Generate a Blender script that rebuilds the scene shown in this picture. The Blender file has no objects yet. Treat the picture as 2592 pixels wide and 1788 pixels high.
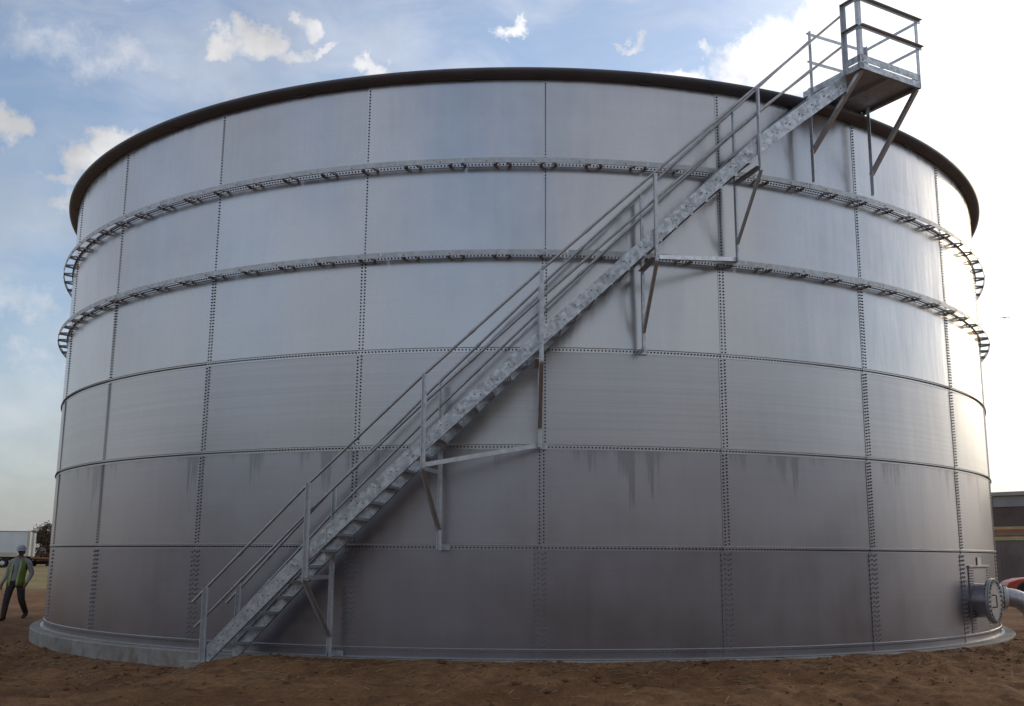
import bpy, math, random
import numpy as np
from mathutils import Vector, Matrix
random.seed(7)
np.random.seed(7)
scn = bpy.context.scene
col = scn.collection
rad = math.radians

# ------------------------------------------------------------------ camera
cam = bpy.data.cameras.new('camera')
cam.sensor_width = 36.0
cam.lens = 34.92
cam.shift_y = 0.0278
cam.clip_start = 0.1
cam.clip_end = 9000
camo = bpy.data.objects.new('camera', cam)
col.objects.link(camo)
yaw, pitch, roll = -0.0097366, 0.17376, 0.0064578
fw = Vector((math.sin(yaw)*math.cos(pitch), math.cos(yaw)*math.cos(pitch), math.sin(pitch)))
rt = Vector((math.cos(yaw), -math.sin(yaw), 0))
up = rt.cross(fw)
r2 = rt*math.cos(roll) + up*math.sin(roll)
u2 = -rt*math.sin(roll) + up*math.cos(roll)
camo.matrix_world = Matrix(((r2.x, u2.x, -fw.x, 0), (r2.y, u2.y, -fw.y, -24.2386), (r2.z, u2.z, -fw.z, 1.2881), (0, 0, 0, 1)))
scn.camera = camo

# ------------------------------------------------------------------ light
SUN_AZ, SUN_EL = rad(47), rad(17)          # azimuth clockwise from +Y
sun_dir = Vector((math.sin(SUN_AZ)*math.cos(SUN_EL), math.cos(SUN_AZ)*math.cos(SUN_EL), math.sin(SUN_EL)))
sl = bpy.data.lights.new('sun', 'SUN')
sl.energy = 0.55
sl.angle = rad(18)
sl.color = (1.0, 0.79, 0.50)
so = bpy.data.objects.new('sun', sl)
col.objects.link(so)
so.rotation_euler = (-sun_dir).to_track_quat('-Z', 'Y').to_euler()

vs = scn.view_settings
vs.view_transform = 'Standard'
vs.look = 'None'
vs.gamma = 1
vs.use_curve_mapping = False
vs.exposure = 0.3

# node helper ------------------------------------------------------
class NT:
    def __init__(s, tree):
        s.t = tree
        s.t.nodes.clear()
    def n(s, typ, **kw):
        nd = s.t.nodes.new(typ)
        for k, v in kw.items():
            setattr(nd, k, v)
        return nd
    def put(s, sock, v):
        if isinstance(v, bpy.types.NodeSocket):
            s.t.links.new(v, sock)
        elif isinstance(v, bpy.types.Node):
            s.t.links.new(v.outputs[0], sock)
        else:
            sock.default_value = v
    def m(s, op, a, b=0.0, c=None, clamp=False):
        nd = s.n('ShaderNodeMath', operation=op, use_clamp=clamp)
        s.put(nd.inputs[0], a); s.put(nd.inputs[1], b)
        if c is not None: s.put(nd.inputs[2], c)
        return nd.outputs[0]
    def v(s, op, a, b=(0, 0, 0)):
        nd = s.n('ShaderNodeVectorMath', operation=op)
        s.put(nd.inputs[0], a)
        if op == 'SCALE': s.put(nd.inputs['Scale'], b)
        else: s.put(nd.inputs[1], b)
        return nd.outputs['Value'] if op in ('LENGTH', 'DOT_PRODUCT') else nd.outputs[0]
    def ramp(s, f, pts, interp='LINEAR'):
        nd = s.n('ShaderNodeValToRGB')
        s.put(nd.inputs[0], f)
        el = nd.color_ramp.elements
        while len(el) < len(pts): el.new(0.5)
        for e, (p, c) in zip(el, pts):
            e.position = p
            e.color = (c, c, c, 1) if isinstance(c, (int, float)) else (*c, 1)
        nd.color_ramp.interpolation = interp
        return nd.outputs[0]
    def mr(s, x, a, b, c, d, smooth=True):
        nd = s.n('ShaderNodeMapRange')
        if smooth: nd.interpolation_type = 'SMOOTHSTEP'
        for i, q in enumerate((x, a, b, c, d)): s.put(nd.inputs[i], q)
        return nd.outputs[0]
    def mix(s, f, a, b, blend='MIX'):
        nd = s.n('ShaderNodeMix', data_type='RGBA', blend_type=blend)
        s.put(nd.inputs[0], f)
        s.put(nd.inputs[6], a if not isinstance(a, tuple) else (*a, 1)[:4])
        s.put(nd.inputs[7], b if not isinstance(b, tuple) else (*b, 1)[:4])
        return nd.outputs[2]
    def noise(s, vec, scale, detail=4, rough=0.55, dist=0.0, out=0):
        nd = s.n('ShaderNodeTexNoise')
        s.put(nd.inputs['Vector'], vec)
        nd.inputs['Scale'].default_value = scale
        nd.inputs['Detail'].default_value = detail
        nd.inputs['Roughness'].default_value = rough
        nd.inputs['Distortion'].default_value = dist
        return nd.outputs[out]

# ------------------------------------------------------------------ world sky
w = bpy.data.worlds.new('World')
scn.world = w
w.use_nodes = True
T = NT(w.node_tree)
sky = T.n('ShaderNodeTexSky', sky_type='NISHITA', sun_disc=False)
sky.sun_elevation = SUN_EL
sky.sun_rotation = SUN_AZ
sky.altitude = 300
sky.air_density = 1.0
sky.dust_density = 0.5
sky.ozone_density = 2.2
d = T.v('NORMALIZE', T.n('ShaderNodeTexCoord').outputs['Generated'])
sp = T.n('ShaderNodeSeparateXYZ'); T.put(sp.inputs[0], d)
az = T.m('MULTIPLY', T.m('ARCTAN2', sp.outputs[0], sp.outputs[1]), 57.2958)
el = T.m('MULTIPLY', T.m('ARCSINE', sp.outputs[2]), 57.2958)
ae = T.n('ShaderNodeCombineXYZ'); T.put(ae.inputs[0], az); T.put(ae.inputs[1], el)
n_big = T.noise(d, 5.0, 3, 0.5, out=1)
n_fine = T.noise(d, 20.0, 8, 0.66, out=1)
warp = T.v('ADD', T.v('SCALE', T.v('SUBTRACT', n_big, (.5, .5, .5)), 5.0), T.v('SCALE', T.v('SUBTRACT', n_fine, (.5, .5, .5)), 5.2))
aew = T.v('ADD', ae.outputs[0], warp)
# cloud banks: azimuth, elevation, half widths (deg), density
CL = [(-23.6, 21.3, 2.3, 1.8, .98), (-25.6, 20.6, 2.2, 1.5, .92), (-27.0, 20.0, 1.9, .9, .75), (-25.4, 18.7, 2.0, 2.1, .92), (-29.7, 21.6, 1.6, 1.8, .92), (-18.2, 28.0, 2.0, 1.25, .90), (-16.2, 28.3, 2.1, 1.5, .92), (-14.6, 27.6, 2.3, 1.1, .80),
      (-14.0, 29.3, 1.3, 1.5, 0.8), (-12.6, 27.8, 1.9, .7, .8), (-9.8, 26.6, 1.9, 1.1, .85), (-24, 26.3, 10, 3.0, .50), (-19.0, 24.8, 7, 2.2, .46), (-26, 27.5, 7, 1.6, .42), (-13, 25.5, 6, 1.6, .36),
      (-23.0, 29.6, 2.0, .7, .5), (-28.5, 13.0, 4.6, 2.0, .60), (-27.5, 10.2, 4.5, 1.6, .50), (-29, 6.8, 6, 1.8, .42), (-.3, 29.2, 1.2, .9, .9),
      (-5, 28.2, 1.6, .6, .4), (7.4, 28.8, 1.2, .6, .75), (11.8, 28.2, 1.1, .6, .7), (10.2, 26.8, 2.6, .9, .8), (15, 27.6, 4.0, 2.0, 1.0),
      (20, 27.0, 6, 4.2, 1.4), (27, 24, 9, 8, 1.4), (30, 12, 8, 9, .9), (3, 27.6, 3, .5, .28), (24, 33, 9, 5, 1.2),
      (45, 22, 14, 9, 1.2), (70, 24, 16, 10, 1.0)]
dens = None
for (a, e, rx, ry, wt) in CL:
    q = T.v('LENGTH', T.v('MULTIPLY', T.v('SUBTRACT', aew, (a, e, 0)), (1/rx, 1/ry, 0)))
    q = T.mr(q, 0.1, 1.35, wt, 0.0)
    dens = q if dens is None else T.m('MAXIMUM', dens, q)
# scattered fair-weather clouds over the whole dome
gen = T.noise(T.v('MULTIPLY', d, (1, 1, 2.4)), 2.6, 8, 0.58, 0.3)
gen = T.mr(gen, 0.30, 0.70, 0.42, 0.78)
inframe = T.m('MULTIPLY', T.mr(T.m('ABSOLUTE', az), 28, 40, 1, 0), T.mr(el, 29, 38, 1, 0))
gen = T.m('MULTIPLY', gen, T.m('SUBTRACT', 1.0, T.m('MULTIPLY', inframe, 0.8)))
dens = T.m('MAXIMUM', dens, gen)
tex = T.noise(d, 24.0, 9, 0.66)
dens2 = T.m('ADD', dens, T.m('MULTIPLY', T.m('SUBTRACT', tex, 0.5), 0.9))
cov = T.mr(dens2, 0.22, 0.95, 0.0, 1.0)
cov = T.m('MULTIPLY', cov, T.mr(dens, 0.02, 0.3, 0, 1))
cirrus = T.mr(T.noise(T.v('MULTIPLY', T.v('ADD', d, T.v('SCALE', n_big, 0.12)), (1, 1, 3.5)), 3.2, 8, 0.6), 0.36, 0.66, 0.04, 0.42)
cov = T.m('MAXIMUM', cov, cirrus)
# glow of the veiled sun
cosang = T.v('DOT_PRODUCT', d, tuple(sun_dir))
ang = T.m('MULTIPLY', T.m('ARCCOSINE', cosang), 57.2958)
glow = T.m('POWER', 2.71828, T.m('MULTIPLY', ang, -1/17.0))
glow_w = T.m('POWER', 2.71828, T.m('MULTIPLY', ang, -1/38.0))
skyc = T.v('SCALE', sky.outputs[0], 0.15)
fwd = T.m('ADD', 0.84, T.m('MULTIPLY', glow_w, 1.0))   # haze and cloud scatter more light towards the sun
# pale ground haze
hz = T.m('POWER', 2.71828, T.m('MULTIPLY', T.m('MAXIMUM', el, 0.0), -1/11.0))
skyc = T.mix(T.m('MINIMUM', T.m('MULTIPLY', hz, 1.05), 0.97), skyc, T.v('SCALE', (0.255, 0.262, 0.275), fwd))
shade = T.mr(T.noise(d, 9.0, 5, 0.55), 0.32, 0.68, 0.66, 1.12)
cl_col = T.v('SCALE', (0.61, 0.605, 0.615), T.m('MULTIPLY', shade, fwd))
base = T.mix(T.m('MULTIPLY', cov, 0.92), skyc, cl_col)
veil = T.v('SCALE', (1.0, 0.84, 0.56), T.m('MULTIPLY', glow, 0.75))
veil2 = T.v('SCALE', (1.0, 0.97, 0.93), T.m('MULTIPLY', T.m('MULTIPLY', glow_w, T.m('ADD', 0.25, cov)), 0.20))
fin = T.v('ADD', T.v('ADD', base, veil), veil2)
bg = T.n('ShaderNodeBackground'); T.put(bg.inputs[0], fin); bg.inputs[1].default_value = 1.0
out = T.n('ShaderNodeOutputWorld'); T.put(out.inputs[0], bg)

# ------------------------------------------------------------------ materials
def mat(name):
    m = bpy.data.materials.new(name)
    m.use_nodes = True
    t = NT(m.node_tree)
    b = t.n('ShaderNodeBsdfPrincipled')
    o = t.n('ShaderNodeOutputMaterial')
    t.put(o.inputs[0], b.outputs[0])
    return m, t, b

def plain(name, c, rough=0.6, metal=0.0, var=0.15, scale=6.0, bump=0.0):
    m, t, b = mat(name)
    co = t.n('ShaderNodeTexCoord').outputs['Object']
    nz = t.noise(co, scale, 5, 0.6)
    k = t.mr(nz, 0.3, 0.7, 1-var, 1+var)
    t.put(b.inputs['Base Color'], t.v('SCALE', tuple(c), k))
    b.inputs['Roughness'].default_value = rough
    b.inputs['Metallic'].default_value = metal
    if bump:
        bp = t.n('ShaderNodeBump'); bp.inputs['Strength'].default_value = bump
        bp.inputs['Distance'].default_value = 0.02
        t.put(bp.inputs['Height'], t.noise(co, scale*4, 4))
        t.put(b.inputs['Normal'], bp)
    return m

def steel(name, c, rough, grain, stain, bumpd):
    """stainless tank sheet; coordinates are world so that drips and grain run across neighbouring sheets"""
    m, t, b = mat(name)
    oi = t.n('ShaderNodeObjectInfo')
    rnd = oi.outputs['Random']
    geo = t.n('ShaderNodeNewGeometry')
    s3 = t.n('ShaderNodeSeparateXYZ'); t.put(s3.inputs[0], geo.outputs['Position'])
    th = t.m('ARCTAN2', s3.outputs[0], t.m('MULTIPLY', s3.outputs[1], -1.0))
    arc = t.m('MULTIPLY', th, 10.29)
    z = s3.outputs[2]
    uv = t.n('ShaderNodeCombineXYZ'); t.put(uv.inputs[0], arc); t.put(uv.inputs[1], z); t.put(uv.inputs[2], t.m('MULTIPLY', rnd, 40.0))
    uv0 = t.n('ShaderNodeCombineXYZ'); t.put(uv0.inputs[0], arc); t.put(uv0.inputs[1], z)
    u = uv.outputs[0]
    cloud = t.noise(u, 0.7, 5, 0.6)
    vstreak = t.noise(t.v('MULTIPLY', u, (5.0, 0.25, 1)), 1.6, 6, 0.65)
    hgrain = t.noise(t.v('MULTIPLY', u, (0.12, 26.0, 1)), 1.0, 5, 0.7)
    k = t.m('ADD', t.mr(cloud, 0.3, 0.7, 0.93, 1.06), t.mr(vstreak, 0.3, 0.75, -0.025, 0.02))
    k = t.m('ADD', k, t.mr(hgrain, 0.3, 0.7, -grain, grain))
    k = t.m('MULTIPLY', k, t.mr(rnd, 0, 1, 0.94, 1.05, False))
    if stain:
        # run-off marks hanging below the horizontal joint at z = 2.8, thinner ones at 5.6 / 4.2
        lev = t.noise(t.v('MULTIPLY', uv0.outputs[0], (1.0, 0.0, 0.0)), 0.9, 3, 0.6)
        fng = t.noise(t.v('MULTIPLY', uv0.outputs[0], (1.0, 0.06, 0.0)), 4.5, 5, 0.7)
        ln = t.m('MULTIPLY', t.mr(lev, 0.44, 0.62, 0.0, 1.0), t.m('MULTIPLY', t.mr(fng, 0.38, 0.64, 0.10, 1.0), t.mr(t.noise(t.v('MULTIPLY', uv0.outputs[0], (1.0, 0.02, 0.0)), 17.0, 3, 0.6), 0.35, 0.62, 0.45, 1.1)))
        dz = t.m('SUBTRACT', 2.83, z)
        drip = t.m('MULTIPLY', t.mr(t.m('SUBTRACT', ln, dz), -0.12, 0.25, 0, 1), t.mr(dz, -0.02, 0.03, 0, 1))
        k = t.m('MULTIPLY', k, t.m('SUBTRACT', 1.0, t.m('MULTIPLY', drip, stain)))
    t.put(b.inputs['Base Color'], t.v('SCALE', tuple(c), k))
    b.inputs['Metallic'].default_value = 1.0
    t.put(b.inputs['Roughness'], t.m('ADD', t.mr(cloud, 0.3, 0.7, rough-0.03, rough+0.04), t.mr(vstreak, .3, .7, -.008, .012)))
    bp = t.n('ShaderNodeBump'); bp.inputs['Strength'].default_value = 1.0; bp.inputs['Distance'].default_value = 1.0
    wob = t.noise(t.v('MULTIPLY', u, (1.5, 0.28, 1)), 0.95, 3, 0.5)
    t.put(bp.inputs['Height'], t.m('MULTIPLY', wob, bumpd))
    t.put(b.inputs['Normal'], bp)
    return m

M = {}
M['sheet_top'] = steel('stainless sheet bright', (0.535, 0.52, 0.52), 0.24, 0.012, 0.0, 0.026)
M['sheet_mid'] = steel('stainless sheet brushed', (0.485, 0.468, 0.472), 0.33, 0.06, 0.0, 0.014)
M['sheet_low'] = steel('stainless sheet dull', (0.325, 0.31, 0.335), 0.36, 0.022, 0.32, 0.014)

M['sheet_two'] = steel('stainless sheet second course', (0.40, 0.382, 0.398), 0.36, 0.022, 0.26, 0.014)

def galv(name, lo, hi, rough):
    m, t, b = mat(name)
    co = t.n('ShaderNodeTexCoord').outputs['Object']
    rnd = t.n('ShaderNodeObjectInfo').outputs['Random']
    off = t.n('ShaderNodeCombineXYZ'); t.put(off.inputs[0], t.m('MULTIPLY', rnd, 30)); t.put(off.inputs[2], t.m('MULTIPLY', rnd, 11))
    co = t.v('ADD', co, off.outputs[0])
    vo = t.n('ShaderNodeTexVoronoi'); vo.inputs['Scale'].default_value = 16
    t.put(vo.inputs['Vector'], t.v('ADD', co, t.v('SCALE', t.noise(co, 9, 3, out=1), 0.12)))
    sv = t.n('ShaderNodeSeparateXYZ'); t.put(sv.inputs[0], vo.outputs['Color'])
    nz = t.noise(co, 11.0, 9, 0.74, 0.6)
    f = t.m('ADD', t.m('MULTIPLY', sv.outputs[0], 0.28), t.mr(nz, 0.34, 0.68, 0.0, 0.72))
    t.put(b.inputs['Base Color'], t.mix(f, lo, hi))
    b.inputs['Metallic'].default_value = 0.85
    t.put(b.inputs['Roughness'], t.mr(nz, 0.3, 0.7, rough+0.12, rough-0.05))
    return m
M['galv'] = galv('galvanised steel', (0.31, 0.32, 0.33), (0.73, 0.75, 0.77), 0.42)
M['galv_plain'] = galv('galvanised steel even', (0.50, 0.51, 0.53), (0.66, 0.67, 0.69), 0.42)
M['galv_pipe'] = galv('galvanised pipe', (0.34, 0.34, 0.35), (0.50, 0.50, 0.51), 0.40)
M['rim'] = galv('rolled rim steel', (0.215, 0.215, 0.245), (0.26, 0.26, 0.29), 0.40)
M['rim'] = plain('weathered rim steel', (0.15, 0.15, 0.172), 0.5, 0.25, 0.12, 2.0)
M['girder'] = galv('girder steel', (0.44, 0.44, 0.44), (0.54, 0.54, 0.54), 0.45)
M['bracket'] = galv('bracket steel', (0.44, 0.44, 0.45), (0.54, 0.54, 0.55), 0.5)
M['bolt'] = plain('dark bolt cap', (0.035, 0.035, 0.04), 0.5, 0.2, 0.2, 30)
M['bolt_grey'] = plain('grey bolt', (0.26, 0.26, 0.27), 0.45, 0.7, 0.2, 30)
M['tag'] = plain('pale metal tag', (0.62, 0.60, 0.56), 0.5, 0.2, 0.1, 10)
M['cover'] = plain('dull cover plate', (0.40, 0.37, 0.35), 0.5, 0.3, 0.1, 8)
M['black'] = plain('black rubber', (0.02, 0.02, 0.022), 0.7, 0, 0.2, 8)
M['dark'] = plain('dark undercarriage', (0.035, 0.03, 0.03), 0.7, 0, 0.3, 4)

def concrete():
    m, t, b = mat('cast concrete')
    co = t.n('ShaderNodeTexCoord').outputs['Object']
    a = t.noise(co, 1.2, 6, 0.62); f = t.noise(co, 22, 5, 0.7)
    st = t.noise(t.v('MULTIPLY', co, (3, 3, 0.5)), 1.6, 5, 0.65)
    k = t.m('ADD', t.mr(a, 0.3, 0.7, 0.8, 1.12), t.mr(f, 0.3, 0.7, -0.08, 0.08))
    k = t.m('ADD', k, t.mr(st, 0.4, 0.75, 0.05, -0.22))
    mud = t.m('MULTIPLY', t.mr(t.noise(co, 2.6, 7, 0.7, 0.5), 0.46, 0.66, 0, 0.75), 1.0)
    t.put(b.inputs['Base Color'], t.mix(mud, t.v('SCALE', (0.32, 0.305, 0.28), k), (0.21, 0.145, 0.09)))
    b.inputs['Roughness'].default_value = 0.88
    bp = t.n('ShaderNodeBump'); bp.inputs['Strength'].default_value = 0.5; bp.inputs['Distance'].default_value = 0.01
    t.put(bp.inputs['Height'], f); t.put(b.inputs['Normal'], bp)
    return m
M['concrete'] = concrete()

def ground_mat():
    m, t, b = mat('brown dirt and dry grass')
    p = t.n('ShaderNodeNewGeometry').outputs['Position']
    s = t.n('ShaderNodeSeparateXYZ'); t.put(s.inputs[0], p)
    n1 = t.noise(p, 0.55, 5, 0.6); n2 = t.noise(p, 3.2, 7, 0.68, 0.4); n3 = t.noise(p, 28, 6, 0.75)
    n4 = t.noise(t.v('MULTIPLY', p, (1, 2.2, 1)), 9.0, 5, 0.7)
    d1 = t.mix(t.mr(n1, 0.35, 0.65, 0, 1), (0.165, 0.082, 0.038), (0.255, 0.138, 0.068))
    d1 = t.mix(t.mr(n2, 0.40, 0.70, 0, 0.75), d1, (0.10, 0.052, 0.028))
    d1 = t.mix(t.mr(n4, 0.58, 0.74, 0, 0.6), d1, (0.27, 0.175, 0.10))
    d1 = t.v('SCALE', d1, t.mr(n3, 0.3, 0.7, 0.74, 1.22))
    gcol = t.mix(t.mr(t.noise(p, 0.25, 5, 0.65), 0.35, 0.65, 0, 1), (0.21, 0.17, 0.075), (0.30, 0.235, 0.11))
    gcol = t.v('SCALE', gcol, t.mr(t.noise(p, 2.5, 6, 0.7), 0.3, 0.7, 0.7, 1.2))
    far = t.m('SUBTRACT', s.outputs[1], t.m('MULTIPLY', t.m('SUBTRACT', n1, 0.5), 14.0))
    gm = t.m('MULTIPLY', t.mr(far, 17, 27, 0, 1), t.mr(s.outputs[0], 2, 8, 1, 0.25))
    t.put(b.inputs['Base Color'], t.mix(gm, d1, gcol))
    b.inputs['Roughness'].default_value = 0.95
    b.inputs['Specular IOR Level'].default_value = 0.15
    bp = t.n('ShaderNodeBump'); bp.inputs['Strength'].default_value = 0.9; bp.inputs['Distance'].default_value = 0.03
    t.put(bp.inputs['Height'], t.m('ADD', t.m('MULTIPLY', n3, 0.5), n2))
    t.put(b.inputs['Normal'], bp)
    return m
M['ground'] = ground_mat()

# ------------------------------------------------------------------ geometry helpers
class MB:
    def __init__(s):
        s.v = []; s.f = []; s.mi = []
    def add(s, vs, fs, mi=0):
        o = len(s.v)
        s.v.extend([tuple(x) for x in vs])
        for f in fs:
            s.f.append(tuple(i+o for i in f)); s.mi.append(mi)
    def hexa(s, p, mi=0):
        """8 points: bottom loop 0-3, top loop 4-7"""
        s.add(p, [(3, 2, 1, 0), (4, 5, 6, 7), (0, 1, 5, 4), (1, 2, 6, 5), (2, 3, 7, 6), (3, 0, 4, 7)], mi)
    def box(s, c, ax, ay, az, mi=0):
        """centre and three half-axis vectors"""
        c, ax, ay, az = Vector(c), Vector(ax), Vector(ay), Vector(az)
        s.hexa([c-ax-ay-az, c+ax-ay-az, c+ax+ay-az, c-ax+ay-az, c-ax-ay+az, c+ax-ay+az, c+ax+ay+az, c-ax+ay+az], mi)
    def bar(s, a, b, side, w, h, mi=0):
        """rectangular bar from a to b, w along side, h along the third axis"""
        a, b = Vector(a), Vector(b)
        dd = (b-a).normalized()
        sd = Vector(side); sd = (sd - dd*sd.dot(dd)).normalized()
        ud = dd.cross(sd)
        s.box((a+b)/2, (b-a)/2, sd*w/2, ud*h/2, mi)
    def angle(s, a, b, s1, s2, w=0.06, t=0.007, mi=0):
        """L section from a to b with its heel on the line; legs run along s1 and s2"""
        a, b = Vector(a), Vector(b)
        dd = (b-a).normalized()
        e1 = Vector(s1); e1 = (e1-dd*e1.dot(dd)).normalized()
        e2 = Vector(s2); e2 = (e2-dd*e2.dot(dd)-e1*e2.dot(e1)).normalized()
        pr = [(0, 0), (w, 0), (w, t), (t, t), (t, w), (0, w)]
        vs = [a+e1*x+e2*y for x, y in pr]+[b+e1*x+e2*y for x, y in pr]
        fs = [tuple(range(6)), tuple(range(11, 5, -1))]+[(i, (i+1) % 6+0, (i+1) % 6+6, i+6) for i in range(6)]
        s.add(vs, fs, mi)
    def tube(s, pts, r, n=10, mi=0, cap=True):
        pts = [Vector(p) for p in pts]
        o = len(s.v); prev = None
        rr = r if isinstance(r, (list, tuple)) else [r]*len(pts)
        for i, p in enumerate(pts):
            dd = (pts[min(i+1, len(pts)-1)]-pts[max(i-1, 0)]).normalized()
            if prev is None:
                q = Vector((0, 0, 1)) if abs(dd.z) < 0.9 else Vector((1, 0, 0))
            else: q = prev
            e1 = (q-dd*q.dot(dd)).normalized(); prev = e1
            e2 = dd.cross(e1)
            for k in range(n):
                a = 2*math.pi*k/n
                s.v.append(tuple(p+e1*math.cos(a)*rr[i]+e2*math.sin(a)*rr[i]))
        for i in range(len(pts)-1):
            for k in range(n):
                a = o+i*n+k; b = o+i*n+(k+1) % n
                s.f.append((a, b, b+n, a+n)); s.mi.append(mi)
        if cap:
            s.f.append(tuple(o+k for k in range(n-1, -1, -1))); s.mi.append(mi)
            e = o+(len(pts)-1)*n
            s.f.append(tuple(e+k for k in range(n))); s.mi.append(mi)
    def lathe(s, prof, n, a0=0.0, a1=360.0, mi=0):
        """profile of (r, z) revolved round the z axis; angle measured as on the tank"""
        o = len(s.v); m = len(prof); full = abs(a1-a0) >= 359.99
        cnt = n if full else n+1
        for i in range(cnt):
            t = rad(a0+(a1-a0)*i/n)
            for r, z in prof: s.v.append((r*math.sin(t), -r*math.cos(t), z))
        for i in range(n):
            j = (i+1) % cnt
            for k in range(m-1):
                s.f.append((o+i*m+k, o+j*m+k, o+j*m+k+1, o+i*m+k+1)); s.mi.append(mi)
        if not full:
            s.f.append(tuple(o+k for k in range(m))); s.mi.append(mi)
            s.f.append(tuple(o+n*m+k for k in range(m-1, -1, -1))); s.mi.append(mi)
    def mesh(s, name, mats, smooth=None):
        me = bpy.data.meshes.new(name)
        me.from_pydata(s.v, [], s.f)
        for x in (mats if isinstance(mats, (list, tuple)) else [mats]): me.materials.append(x)
        me.polygons.foreach_set('material_index', s.mi)
        if smooth is not None:
            me.polygons.foreach_set('use_smooth', [True]*len(me.polygons))
            if smooth < 180: me.set_sharp_from_angle(angle=rad(smooth))
        me.update()
        return me
    def build(s, name, mats, parent=None, smooth=None, loc=None):
        return link(name, s.mesh(name, mats, smooth), parent, loc)

def link(name, me, parent=None, loc=None, rotz=0.0):
    o = bpy.data.objects.new(name, me)
    col.objects.link(o)
    if parent is not None: o.parent = parent
    if loc is not None: o.location = loc
    if rotz: o.rotation_euler = (0, 0, rotz)
    return o

def empty(name, loc=(0, 0, 0), parent=None):
    o = bpy.data.objects.new(name, None)
    o.empty_display_size = 0.3
    col.objects.link(o); o.location = loc
    if parent is not None: o.parent = parent
    return o

def tag(o, label=None, cat=None, group=None, kind=None):
    if label: o['label'] = label
    if cat: o['category'] = cat
    if group: o['group'] = group
    if kind: o['kind'] = kind
    return o

def P(r, deg, z):
    t = rad(deg)
    return Vector((r*math.sin(t), -r*math.cos(t), z))
def RD(deg):
    return Vector((math.sin(rad(deg)), -math.cos(rad(deg)), 0))
def TD(deg):
    return Vector((math.cos(rad(deg)), math.sin(rad(deg)), 0))
UP = Vector((0, 0, 1))

R = 10.2895
H1 = 1.4
TH0 = 1.83
NP = 24
ZTOP = 8.375
ZBOT = -0.10

# ------------------------------------------------------------------ ground
def vnoise(x, y, seed):
    xi = np.floor(x).astype(int); yi = np.floor(y).astype(int)
    xf = x-xi; yf = y-yi
    def hsh(a, b):
        q = (a*374761393+b*668265263+seed*982451653) & 0xffffffff
        q = ((q ^ (q >> 13))*1274126177) & 0xffffffff
        return ((q ^ (q >> 16)) & 0xffff)/65535.0
    u = xf*xf*(3-2*xf); v = yf*yf*(3-2*yf)
    return (hsh(xi, yi)*(1-u)+hsh(xi+1, yi)*u)*(1-v)+(hsh(xi, yi+1)*(1-u)+hsh(xi+1, yi+1)*u)*v
def fbm(x, y, oct, seed, gain=0.5):
    s = 0; a = 1; n = 0
    for i in range(oct):
        s = s+a*(vnoise(x, y, seed+i)-0.5); n += a; a *= gain; x = x*2.03+17; y = y*2.03+31
    return s/n
def sst(x, a, b):
    t = np.clip((x-a)/(b-a), 0, 1)
    return t*t*(3-2*t)
def ground_z(x, y):
    r = np.hypot(x, y); th = np.degrees(np.arctan2(x, -y))
    dr = np.maximum(r-(R+0.25), 0)
    # dirt banked against the footing from the stair round to the right, cut low on the left
    lo = -0.34+0.04*sst(th, -60, -90)
    nearf = np.where(np.abs(th) < 120, lo+(-0.108-lo)*sst(th, -26.0, -17.5), -0.3)
    nearf = nearf-0.03*sst(th, 30, 60)-0.12*sst(th, 75, 110)
    base = -0.36
    z = nearf+(base-nearf)*sst(dr, 0.05, 4.2)*(0.55+0.45*sst(dr, 2, 8))
    amp = sst(dr, 0.0, 0.6)
    z = z+amp*(0.10*fbm(x*0.8, y*0.8, 4, 3)+0.12*fbm(x*2.7, y*3.4, 4, 11)+0.085*np.maximum(fbm(x*8, y*9, 3, 23), -0.04))
    arc = np.radians(th)*R
    z = z+sst(dr, 0.05, 0.5)*0.16*fbm(arc*0.35+5, dr*2.6, 3, 61)      # graded ridges and tracks that follow the footing
    z = z+0.035*fbm(x*2.2, y*2.2, 3, 71)*sst(dr, -.3, 0.0)
    z = z+0.012*fbm(x*14, y*14, 2, 40)*sst(dr, -0.1, 0.1)
    far = sst(r, 20, 60)
    z = z*(1-far)+far*(-0.36+0.35*fbm(x*0.03, y*0.03, 3, 50)*sst(r, 60, 200))
    z = np.where(r < R+0.05, np.minimum(z, -0.3), z)
    return z
def axis(core, step, lim):
    a0, a1 = core
    pts = list(np.arange(a0, a1+1e-6, step))
    s = step; p = a1; hi = []
    while p < lim: s *= 1.17; p += s; hi.append(p)
    s = step; p = a0; lo = []
    while p > -lim: s *= 1.17; p -= s; lo.append(p)
    return np.array(lo[::-1]+pts+hi)
gx = axis((-10.5, 10.5), 0.055, 4000)
gy = axis((-14.2, -6.5), 0.05, 4000)
X, Y = np.meshgrid(gx, gy)
Z = ground_z(X, Y)
me = bpy.data.meshes.new('ground')
nx, ny = len(gx), len(gy)
vv = np.stack([X.ravel(), Y.ravel(), Z.ravel()], 1)
ii = (np.arange(ny-1)[:, None]*nx+np.arange(nx-1)[None]).ravel()
ff = np.stack([ii, ii+1, ii+nx+1, ii+nx], 1)
me.vertices.add(len(vv)); me.vertices.foreach_set('co', vv.ravel())
me.loops.add(ff.size); me.loops.foreach_set('vertex_index', ff.ravel())
me.polygons.add(len(ff)); me.polygons.foreach_set('loop_start', np.arange(0, ff.size, 4)); me.polygons.foreach_set('loop_total', np.full(len(ff), 4))
me.polygons.foreach_set('use_smooth', np.ones(len(ff), bool))
me.update(); me.validate()
me.materials.append(M['ground'])
go = link('ground', me); go['kind'] = 'structure'

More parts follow.
